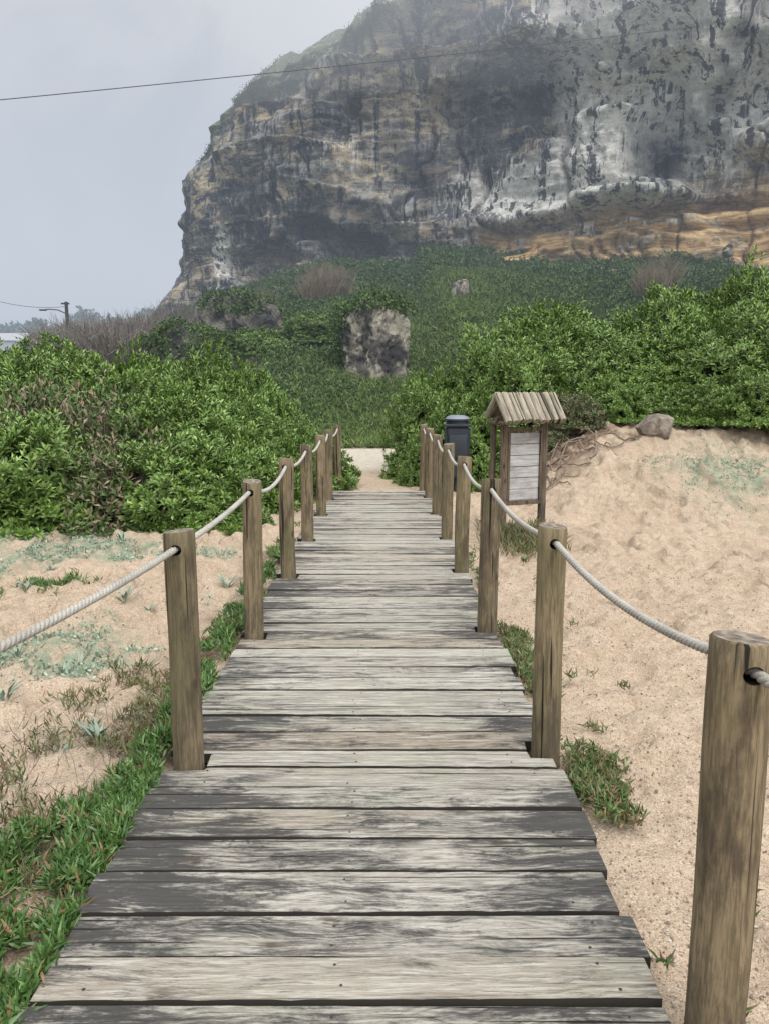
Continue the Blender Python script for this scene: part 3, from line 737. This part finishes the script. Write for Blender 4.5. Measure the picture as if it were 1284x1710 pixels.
# ------------------------------------------------------------------ posts
ZT=.96; ZH=.895
def postmesh(seed,r0=.060):
    random.seed(seed); bm=bmesh.new(); seg=32; z0=-.35; nr=34
    R=[]
    for j in range(nr+1):
        zz=z0+(ZT-z0)*j/nr; row=[]
        for i in range(seg):
            a=2*math.pi*i/seg
            rr=r0*(1+.07*mn.noise(Vector((math.cos(a)*.8,math.sin(a)*.8,zz*1.6+seed*9)))+.03*mn.noise(Vector((math.cos(a)*4,math.sin(a)*4,zz*3+seed))))*(1-.03*zz)
            z2=zz
            if j==nr: rr*=.93; 
            if j==nr-1: z2=ZT-.007
            row.append(bm.verts.new((math.cos(a)*rr+.009*mn.noise(Vector((zz*1.5,seed,1))),math.sin(a)*rr,z2+(0.006*math.sin(a+seed) if j>=nr-1 else 0))))
        R.append(row)
    for j in range(nr):
        for i in range(seg): bm.faces.new((R[j][i],R[j][(i+1)%seg],R[j+1][(i+1)%seg],R[j+1][i]))
    f=bm.faces.new(R[-1]); f.material_index=1; bm.faces.new(R[0][::-1])
    m=bpy.data.meshes.new('wooden_post'); bm.to_mesh(m); bm.free(); m.materials.append(M_post); m.materials.append(M_end); m.materials.append(M_hole)
    o=bpy.data.objects.new('tmp',m); COL.objects.link(o)
    b2=bmesh.new(); cyl(b2,(0,-.2,ZH),(0,.2,ZH),.021,seg=18); mm=bpy.data.meshes.new('c'); b2.to_mesh(mm); b2.free(); mm.materials.append(M_hole)
    c2=bpy.data.objects.new('tmpc',mm); COL.objects.link(c2)
    md=o.modifiers.new('b','BOOLEAN'); md.object=c2; md.operation='DIFFERENCE'; md.solver='EXACT'
    try: md.material_mode='TRANSFER'
    except Exception: pass
    dg=bpy.context.evaluated_depsgraph_get(); res=bpy.data.meshes.new_from_object(o.evaluated_get(dg))
    bpy.data.objects.remove(o); bpy.data.objects.remove(c2)
    res.polygons.foreach_set('use_smooth',np.ones(len(res.polygons),dtype=bool)); res.set_sharp_from_angle(angle=math.radians(35))
    res.name='wooden_post'; return res
PM=[postmesh(s) for s in (1,2,3,4)]
random.seed(21)
k=0
for lst in (LP,RP):
    for i,(x,y) in enumerate(lst):
        o=obj('wooden_post',PM[k%4],(x,y,0)); k+=1
        s=1.12 if (lst is RP and i==0) else random.uniform(.95,1.03)
        o.scale=(s,s,1); o.rotation_euler=(random.uniform(-.012,.012),random.uniform(-.012,.012),random.choice((0,math.pi)))
        setp(o,'round weathered timber post drilled for a rope','post',group='rope fence posts along the boardwalk')

# ------------------------------------------------------------------ ropes
def rope(name,posts,sags,label,extra=None):
    C=[]
    for i in range(len(posts)-1):
        (x0,y0),(x1,y1)=posts[i],posts[i+1]; L=math.hypot(x1-x0,y1-y0); n=max(6,int(L/.009))
        for k in range(n):
            q=k/n
            e=.055/L; qq=min(1,max(0,(q-e)/(1-2*e)))
            C.append((x0+(x1-x0)*q,y0+(y1-y0)*q,ZH-sags[i]*4*qq*(1-qq)))
    C.append((posts[-1][0],posts[-1][1],ZH)); C=np.array(C)
    T=nrm(np.gradient(C,axis=0)); up=np.array([0,0,1.]); Sx=nrm(np.cross(T,up)); U=np.cross(Sx,T)
    s=np.concatenate([[0],np.cumsum(np.linalg.norm(np.diff(C,axis=0),axis=1))])
    parts=[]
    for k in range(3):
        an=s/.065*2*math.pi+k*2.0944
        cc=C+(Sx*np.cos(an)[:,None]+U*np.sin(an)[:,None])*.0066
        T2=nrm(np.gradient(cc,axis=0)); S2=nrm(np.cross(T2,up)); U2=np.cross(S2,T2)
        sd=8; V=np.stack([cc+(S2*math.cos(6.2832*j/sd)+U2*math.sin(6.2832*j/sd))*.0075 for j in range(sd)],1).reshape(-1,3)
        i=(np.arange(len(C)-1)[:,None]*sd); j=np.arange(sd)[None]; jn=(j+1)%sd
        Q=np.stack([(i+j).ravel(),(i+jn).ravel(),(i+sd+jn).ravel(),(i+sd+j).ravel()],1)
        parts.append((V,Q,0))
    V,Q,M=cat(parts); o=obj(name,fastmesh(name,V,Q,[M_rope],smooth=True)); setp(o,label,'rope')
rope('rope',LP,[.02,.015,.07,.05,.06,.07,.07],'twisted pale rope strung through timber posts')
RP2=[(.98,.75)]+RP
rope('rope',RP2,[.03,.055,.04,.06,.06,.07,.07,.06],'sagging twisted pale rope strung through timber posts')

# ------------------------------------------------------------------ information board
bx,by=1.29,8.45; e=bpy.data.objects.new('information_board',None); COL.objects.link(e)
e.location=(bx+.25,by+.12,-.10); e.rotation_euler=(0,0,math.radians(22)); setp(e,'small roofed wooden notice board standing on sand','notice board')
for sx in (-1,1):
    bm=bmesh.new(); cyl(bm,(sx*.255,0,-.3),(sx*.255,0,1.27),.046,.044,16,rings=8,jit=.02); bmobj('post',bm,[M_kwood],True,parent=e,angle=50)
bm=bmesh.new(); cyl(bm,(-.30,.16,-.3),(-.30,.16,1.25),.035,.033,14,rings=6,jit=.02); bmobj('post',bm,[M_kwood],True,parent=e,angle=50)
t=NT('notice_boards',.8,.2); g_=t.noise(t.pos((2,2,30),'O'),1.5,5,.65); b_=t.noise(t.pos((2,2,5),'O'),1.6,4,.6)
cc=t.mix(t.mr(g_,.35,.65),(.30,.29,.28),(.50,.485,.465)); cc=t.mix(t.mr(b_,.47,.66,0,.65),cc,(.21,.18,.155)); t.col(cc); t.bump(g_,.4,.004); M_panel=t.m
bm=bmesh.new()
for k in range(6): box(bm,(0,-.005+random.uniform(-.002,.002),.44+k*.125),(.43,.022,.117),0,.004)
bmobj('panel',bm,[M_panel],parent=e)
bm=bmesh.new(); box(bm,(0,-.01,1.165),(.455,.05,.05),0,.005); box(bm,(0,-.01,.35),(.455,.05,.05),0,.005)
for sx in (-1,1): box(bm,(sx*.205,-.012,.757),(.03,.05,.76),0,.004)
bmobj('frame',bm,[M_kwood],parent=e)
RW=.35; RD=.21
bm=bmesh.new()
for sx in (-RW+.02,RW-.02):
    for sy in (-1,1): cyl(bm,(sx,sy*.17,1.30),(sx,.0,1.46),.024,seg=10)
    cyl(bm,(sx,-.20,1.24),(sx,.20,1.24),.026,seg=10)
cyl(bm,(-RW-.02,0,1.27),(RW+.02,0,1.27),.03,seg=10)
bmobj('roof_frame',bm,[M_kwood],True,parent=e)
bm=bmesh.new()
NL=9
for k in range(NL):
    xk=-RW+2*RW*k/(NL-1)
    for sgn in (-1,1):
        j1=random.uniform(-.012,.012)
        cyl(bm,(xk,sgn*(-.005),1.545),(xk+random.uniform(-.004,.004),sgn*(RD+.03*(sgn<0)+j1),1.255-j1*.8+.05*(sgn>0)),.0395,.0385,14,rings=3,jit=.012)
bmobj('roof',bm,[M_log],True,parent=e,angle=45)

# ------------------------------------------------------------------ waste bin
t=NT('bin_plastic',.5,.4); n_=t.noise(t.pos(mode='O'),8,3); t.col(t.mix(n_,(.018,.024,.03),(.03,.038,.046))); M_bin=t.m
t=NT('bin_lid_metal',.45,.4); t.col((.16,.18,.21)); M_lid=t.m
e=bpy.data.objects.new('waste_bin',None); COL.objects.link(e); e.location=(1.12,12.0,-.08); setp(e,'dark grey litter bin with domed lid','litter bin')
bm=bmesh.new(); r=bmesh.ops.create_cube(bm,size=1,matrix=Matrix.Translation((0,0,.62))@Matrix.Diagonal((.38,.36,.80,1)))
for v in r['verts']:
    if v.co.z<.6: v.co.x*=.86; v.co.y*=.86
bmesh.ops.bevel(bm,geom=list(bm.edges),offset=.035,segments=4,affect='EDGES'); box(bm,(0,-.188,.72),(.27,.012,.34),0,.004)
bmobj('body',bm,[M_bin],True,parent=e)
bm=bmesh.new(); cyl(bm,(0,0,-.05),(0,0,.24),.05,seg=14); bmobj('stand',bm,[M_bin],True,parent=e)
bm=bmesh.new(); box(bm,(0,0,1.035),(.42,.40,.035),0,.012); bmobj('rim',bm,[M_bin],True,parent=e)
bm=bmesh.new()
prof=[(.165,1.055),(.165,1.10),(.19,1.105),(.19,1.13),(.16,1.165),(.10,1.185),(.0001,1.19)]
RR=[[bm.verts.new((math.cos(a*math.pi/12)*r_,math.sin(a*math.pi/12)*r_*.95,z_)) for a in range(24)] for r_,z_ in prof]
for j in range(len(prof)-1):
    for i in range(24):
        f=bm.faces.new((RR[j][i],RR[j][(i+1)%24],RR[j+1][(i+1)%24],RR[j+1][i])); f.material_index=1 if j<3 else 0
bmobj('lid',bm,[M_lid,M_bin],True,parent=e,angle=30)

# ------------------------------------------------------------------ cables & lamp
t=NT('cable_black',.6,.3); t.col((.08,.08,.085)); M_cab=t.m
def tube(name,pts,r,mat,label,cat_,parent=None,twist=False):
    cu=bpy.data.curves.new(name,'CURVE'); cu.dimensions='3D'; sp=cu.splines.new('POLY'); sp.points.add(len(pts)-1)
    for i,p in enumerate(pts): sp.points[i].co=(*p,1)
    cu.bevel_depth=r; cu.bevel_resolution=2
    o=bpy.data.objects.new('t',cu); COL.objects.link(o); dg=bpy.context.evaluated_depsgraph_get()
    me=bpy.data.meshes.new_from_object(o.evaluated_get(dg)); bpy.data.objects.remove(o); me.materials.clear(); me.materials.append(mat)
    o=obj(name,me,parent=parent)
    if label: setp(o,label,cat_)
    return o
a=at(0,167,34); b=at(1284,30,60); dd=b-a; p=[]
for i in range(160):
    q=-.6+1.9*i/159; v=a+dd*q; v.z+=.5*((q-.5)**2)-.12; p.append(v)
tube('overhead_cable',p,.020,M_cab,'thin dark overhead cable crossing the misty sky','cable')
t=NT('lamp_pole_wood',.9,.2); t.col((.06,.055,.05)); M_pole=t.m
t=NT('lamp_metal',.6,.4); t.col((.07,.075,.08)); M_lm=t.m
top=at(111,504,42); e=bpy.data.objects.new('street_lamp',None); COL.objects.link(e); gz=tz_(top.x,42); e.location=(top.x,42,gz); hh=top.z-gz
setp(e,'wooden street lamp pole with single curved arm','street lamp')
bm=bmesh.new(); cyl(bm,(0,0,-.4),(0,0,hh),.11,.085,12); box(bm,(-.05,0,hh-.09),(.42,.09,.08)); bmobj('pole',bm,[M_pole],True,parent=e)
bm=bmesh.new(); q=[(-.05,0,hh-.60),(-.45,0,hh-.42),(-.9,0,hh-.38),(-1.15,0,hh-.40)]
for i in range(3): cyl(bm,q[i],q[i+1],.03,seg=8)
bmobj('arm',bm,[M_lm],True,parent=e)
bm=bmesh.new(); box(bm,(-1.25,0,hh-.42),(.36,.18,.08),0,.03); bmobj('lamp_head',bm,[M_lm],True,parent=e)
p=[];a=at(108,512,42);b=at(-160,430,38)
for i in range(40):
    q=i/39; v=a.lerp(b,q); v.z-=1.5*4*q*(1-q)*.5; p.append(v)
tube('overhead_cable',p,.012,M_cab,'thin slack cable running from the lamp pole','cable')

# far trees and house
t=NT('far_white_wall',.9,.1); t.col((.50,.50,.50)); M_wall=t.m
t=NT('far_roof',.9,.1); t.col((.42,.42,.43)); M_roof=t.m
t=NT('far_window',.3,.4); t.col((.05,.06,.07)); M_win=t.m
pt=[]
for i in range(60):
    px=-120+i*7+random.uniform(-6,6); YY=random.uniform(190,235); b=at(px,572,YY); hgt=random.uniform(3.0,6.5)*(1.6 if px>120 else 1.1)
    n_=700; q=rndvec(n_)*np.array([4.2,3,hgt*.6])*(.6+.4*rng.random((n_,1))); pt.append(q+np.array([b.x,b.y,b.z+hgt*.35-1.2]))
P=np.concatenate(pt); V,Q=leaves(P,rndvec(len(P)),1.2,.9); M_far2=leafmat('misty_tree_leaf',(.10,.13,.10),(.14,.17,.13),(.18,.21,.16),.9,.1)  # paler, greyer leaf colours carry painted distance haze
o=obj('distant_woods',fastmesh('distant_woods',V,Q,[M_far2])); setp(o,'line of trees fading into the mist','woods','stuff')
b=at(22,584,150); e=bpy.data.objects.new('house',None); COL.objects.link(e); e.location=b-Vector((0,0,2.5)); setp(e,'small pale house half hidden by mist','house')
bm=bmesh.new(); box(bm,(0,0,2),(9,7,4.0)); bmobj('wall',bm,[M_wall],parent=e)
bm=bmesh.new(); vs=[bm.verts.new(v) for v in ((-4.8,-3.8,4.0),(4.8,-3.8,4.0),(4.8,3.8,4.0),(-4.8,3.8,4.0),(-3,0,5.6),(3,0,5.6))]
for f in ((0,1,5,4),(2,3,4,5),(1,2,5),(3,0,4),(3,2,1,0)): bm.faces.new([vs[i] for i in f])
bmobj('roof',bm,[M_roof],parent=e)
for xx_ in (-2.5,2.5):
    bm=bmesh.new(); box(bm,(xx_,-3.52,2.2),(1.1,.08,1.3)); bmobj('window',bm,[M_win],parent=e)

# ------------------------------------------------------------------ low plants
def scatter_mask(n,x0,x1,y0,y1,fn):
    x=x0+(x1-x0)*rng.random(n); y=y0+(y1-y0)*rng.random(n); k=rng.random(n)<fn(x,y); return x[k],y[k]
def low(name,x,y,mat,L,R,label,per=3,up=.9,hgt=.05,kind='b',clump=None):
    z=terr(x,y)
    if clump is not None: z=z+clump*np.clip(.5+fbm(x*7,y*7,2,301),0,1)
    P=np.stack([x,y,z],1); P=np.repeat(P,per,0); P=P+rng.normal(size=P.shape)*np.array([.012,.012,0]); P[:,2]+=rng.random(len(P))*hgt
    D=rndvec(len(P))*.7+np.array([0,0,up]); LL=L*(.6+.7*rng.random(len(P)))
    V,Q=(blades(P,D,LL,R,.25) if kind=='b' else leaves(P,D,LL,LL*.55))
    o=obj(name,fastmesh(name,V,Q,[mat])); setp(o,label,'ground cover','stuff')
def m_left(x,y):
    nz=fbm(x*3,y*3,3,201); n2=fbm(x*8,y*8,2,202); edge=.95+.80*sm(3.5,1.3,y)+.30*nz
    return (x<-.90)*(1-sm(edge-.12,edge,-x))*sm(-.28,.12,n2+.5*nz)*(1-sm(2.7,3.1,y+.3*nz))
x,y=scatter_mask(30000,-2.1,-.88,.9,3.4,m_left); low('iceplant_mat',x,y,M_ice,.045,.0048,'bright green succulent plants beside the boardwalk',4,.7,.03,clump=.07)
def m_left2(x,y):
    nz=fbm(x*2.5,y*2.0,3,205); n2=fbm(x*8,y*8,2,206); return (x<-.90)*(1-sm(.98,1.15,-x+.15*nz))*sm(.0,.28,nz*.8+n2*.4+.20*(y<5.2)*(y>3.1))
x,y=scatter_mask(9000,-1.35,-.9,3.0,8.5,m_left2); low('iceplant_strip',x,y,M_ice,.05,.005,'narrow strip of green succulents along the planks',4,.8,.04,clump=.06)
x,y=scatter_mask(16000,-2.0,-.95,1.9,4.2,lambda x,y:sm(-.05,.25,fbm(x*3,y*3,3,207))*.24*(1-sm(1.2,1.8,-x))); low('dry_iceplant',x,y,M_iced,.045,.0036,'sparse reddish dry succulent stems on sand',3,.8,.04)
def m_right(x,y):
    nz=fbm(x*7,y*7,3,211)
    a=np.exp(-((x-.83)/.12)**2-((y-2.85)/.24)**2)*1.25
    b=np.exp(-((x-.80)/.10)**2-((y-4.3)/.75)**2)*1.2; c=np.exp(-((x-.80)/.09)**2-((y-6.2)/.8)**2)*.6
    return (x>.73)*np.clip(np.maximum(np.maximum(a,b),c)*1.2+nz*1.0-.45,0,1)
x,y=scatter_mask(22000,.72,1.35,1.6,8,m_right); low('iceplant_edge',x,y,M_iced,.040,.0042,'olive and reddish succulents hugging the boardwalk edge',3,.7,.03,clump=.04)
x,y=scatter_mask(15000,.72,1.35,1.6,8,m_right); low('iceplant_edge_green',x,y,M_ice,.040,.0042,'green succulents hugging the boardwalk edge',2,.7,.03,clump=.045)
x,y=scatter_mask(5000,1.0,1.9,7.2,8.9,lambda x,y:np.exp(-((x-1.42)/.24)**2-((y-8.05)/.42)**2)); low('weeds',x,y,M_iced,.10,.005,'small olive weeds around the notice board',3,1.0,.08)
x,y=scatter_mask(7000,-3.6,-2.3,5.4,7.2,lambda x,y:np.exp(-((x+2.75)/.22)**2-((y-6.15)/.22)**2)*sm(-.3,.2,fbm(x*8,y*8,2,9))); low('succulent_clump',x,y,M_ice,.05,.005,'small olive green plant cushion on sand',3,.8,.05)
def m_sil(x,y):
    rc=fbm(x*.8+7,y*.8,4,31); f2=fbm(x*6,y*6,3,33)
    s=sm(.0,.25,rc)*sm(-1.25,-1.7,x)*sm(2.2,3.4,y)*(1-sm(9,10,y)); s=np.maximum(s,np.exp(-((x-4.55)/.75)**2-((y-10.3)/1.0)**2)*1.2*sm(-.35,.1,rc))
    return s*sm(-.15,.2,f2)
x1,y1=scatter_mask(60000,-6,-1.2,2.2,10,m_sil); x2,y2=scatter_mask(16000,2.8,6.3,8,12.5,m_sil)
low('silvery_groundcover',np.concatenate([x1,x2]),np.concatenate([y1,y2]),M_silver,.028,.004,'silvery green creeping plants scattered over the sand',2,.6,.015,'l')
def spiky(seed,n,L):
    r=np.random.default_rng(seed); a=r.random(n)*6.28; D=np.stack([np.cos(a),np.sin(a),.5+1.3*r.random(n)],1)
    V,Q=leaves(r.normal(size=(n,3))*.008,D,L*(.6+.6*r.random(n)),.02,roll=np.tile([[0,0,1.]],(n,1))+D*.01); return fastmesh('sea_lily',V,Q,[M_spike])
SP=[spiky(1,14,.16),spiky(2,10,.13),spiky(3,18,.15)]
for i,(px,py) in enumerate([(208,1000),(132,1095),(85,950),(10,1170),(352,990),(250,1025),(205,905),(108,1125),(45,985),(380,975),(300,1010),(30,1090),(165,1235),(70,905),(120,960)]):
    x,y=gnd(px,py,-.07); z=float(terr(np.array([x]),np.array([y]))[0]); s=1.0 if i%3==0 else random.uniform(.5,.9)
    o=obj('sea_lily',SP[i%3],(x,y,z)); o.scale=(s,s,s); o.rotation_euler=(0,0,random.random()*6); setp(o,'small spiky grey green plant in the sand','plant',group='spiky beach plants')
n_=260; x=-1.0-rng.random(n_)*.75; y=2.0+rng.random(n_)*1.6; P=np.stack([x,y,terr(x,y)],1); D=rndvec(n_)*.8+[0,0,.9]; V,Q=blades(P,D,.06+.12*rng.random(n_),.0016,.3)
o=obj('dead_twigs',fastmesh('dead_twigs',V,Q,[M_dry])); setp(o,'thin dead twigs among the sand plants','twigs','stuff')
n_=26000; y=1.2+rng.random(n_)**1.5*5.5; sd=rng.random(n_)<.75; x=np.where(sd,.74+rng.random(n_)**1.3*2.6,-.95-rng.random(n_)*2.2); z=terr(x,y)
s_=.0020+.005*rng.random(n_)**3; c0=np.stack([x,y,z+s_*.3],1)
oc8=np.array([[1,0,0],[0,1,0],[-1,0,0],[0,-1,0],[0,0,1],[0,0,-1]],float)
jit=1+.35*rng.normal(size=(n_,6,1)); V=(c0[:,None]+oc8[None]*jit*s_[:,None,None]).reshape(-1,3)
tr=np.array([[0,1,4],[1,2,4],[2,3,4],[3,0,4],[1,0,5],[2,1,5],[3,2,5],[0,3,5]]); Q=(np.arange(n_)[:,None,None]*6+tr[None]).reshape(-1,3)
M_peb=leafmat('grit',(.12,.09,.07),(.33,.25,.19),(.6,.55,.47),.8,.2)
o=obj('beach_grit',fastmesh('beach_grit',V,Q,[M_peb])); setp(o,'coarse grit and shell fragments on the sand','grit','stuff')
for i in range(16):
    x0=random.uniform(1.9,3.4); y0=random.uniform(11.0,12.0); p=[]; ang=random.uniform(-2.4,-.9)
    for k in range(12):
        z=float(terr(np.array([x0]),np.array([y0]))[0]); p.append((x0,y0,z+.04+.06*math.sin(k*.9+i)*(1-k/12))); ang+=random.uniform(-.5,.5); x0+=math.cos(ang)*.075; y0+=math.sin(ang)*.075
    tube('exposed_root',p,random.uniform(.008,.016),M_twig,'bare brown root exposed on the sand bank','root')['group']='exposed roots on the sand bank'
print('done')
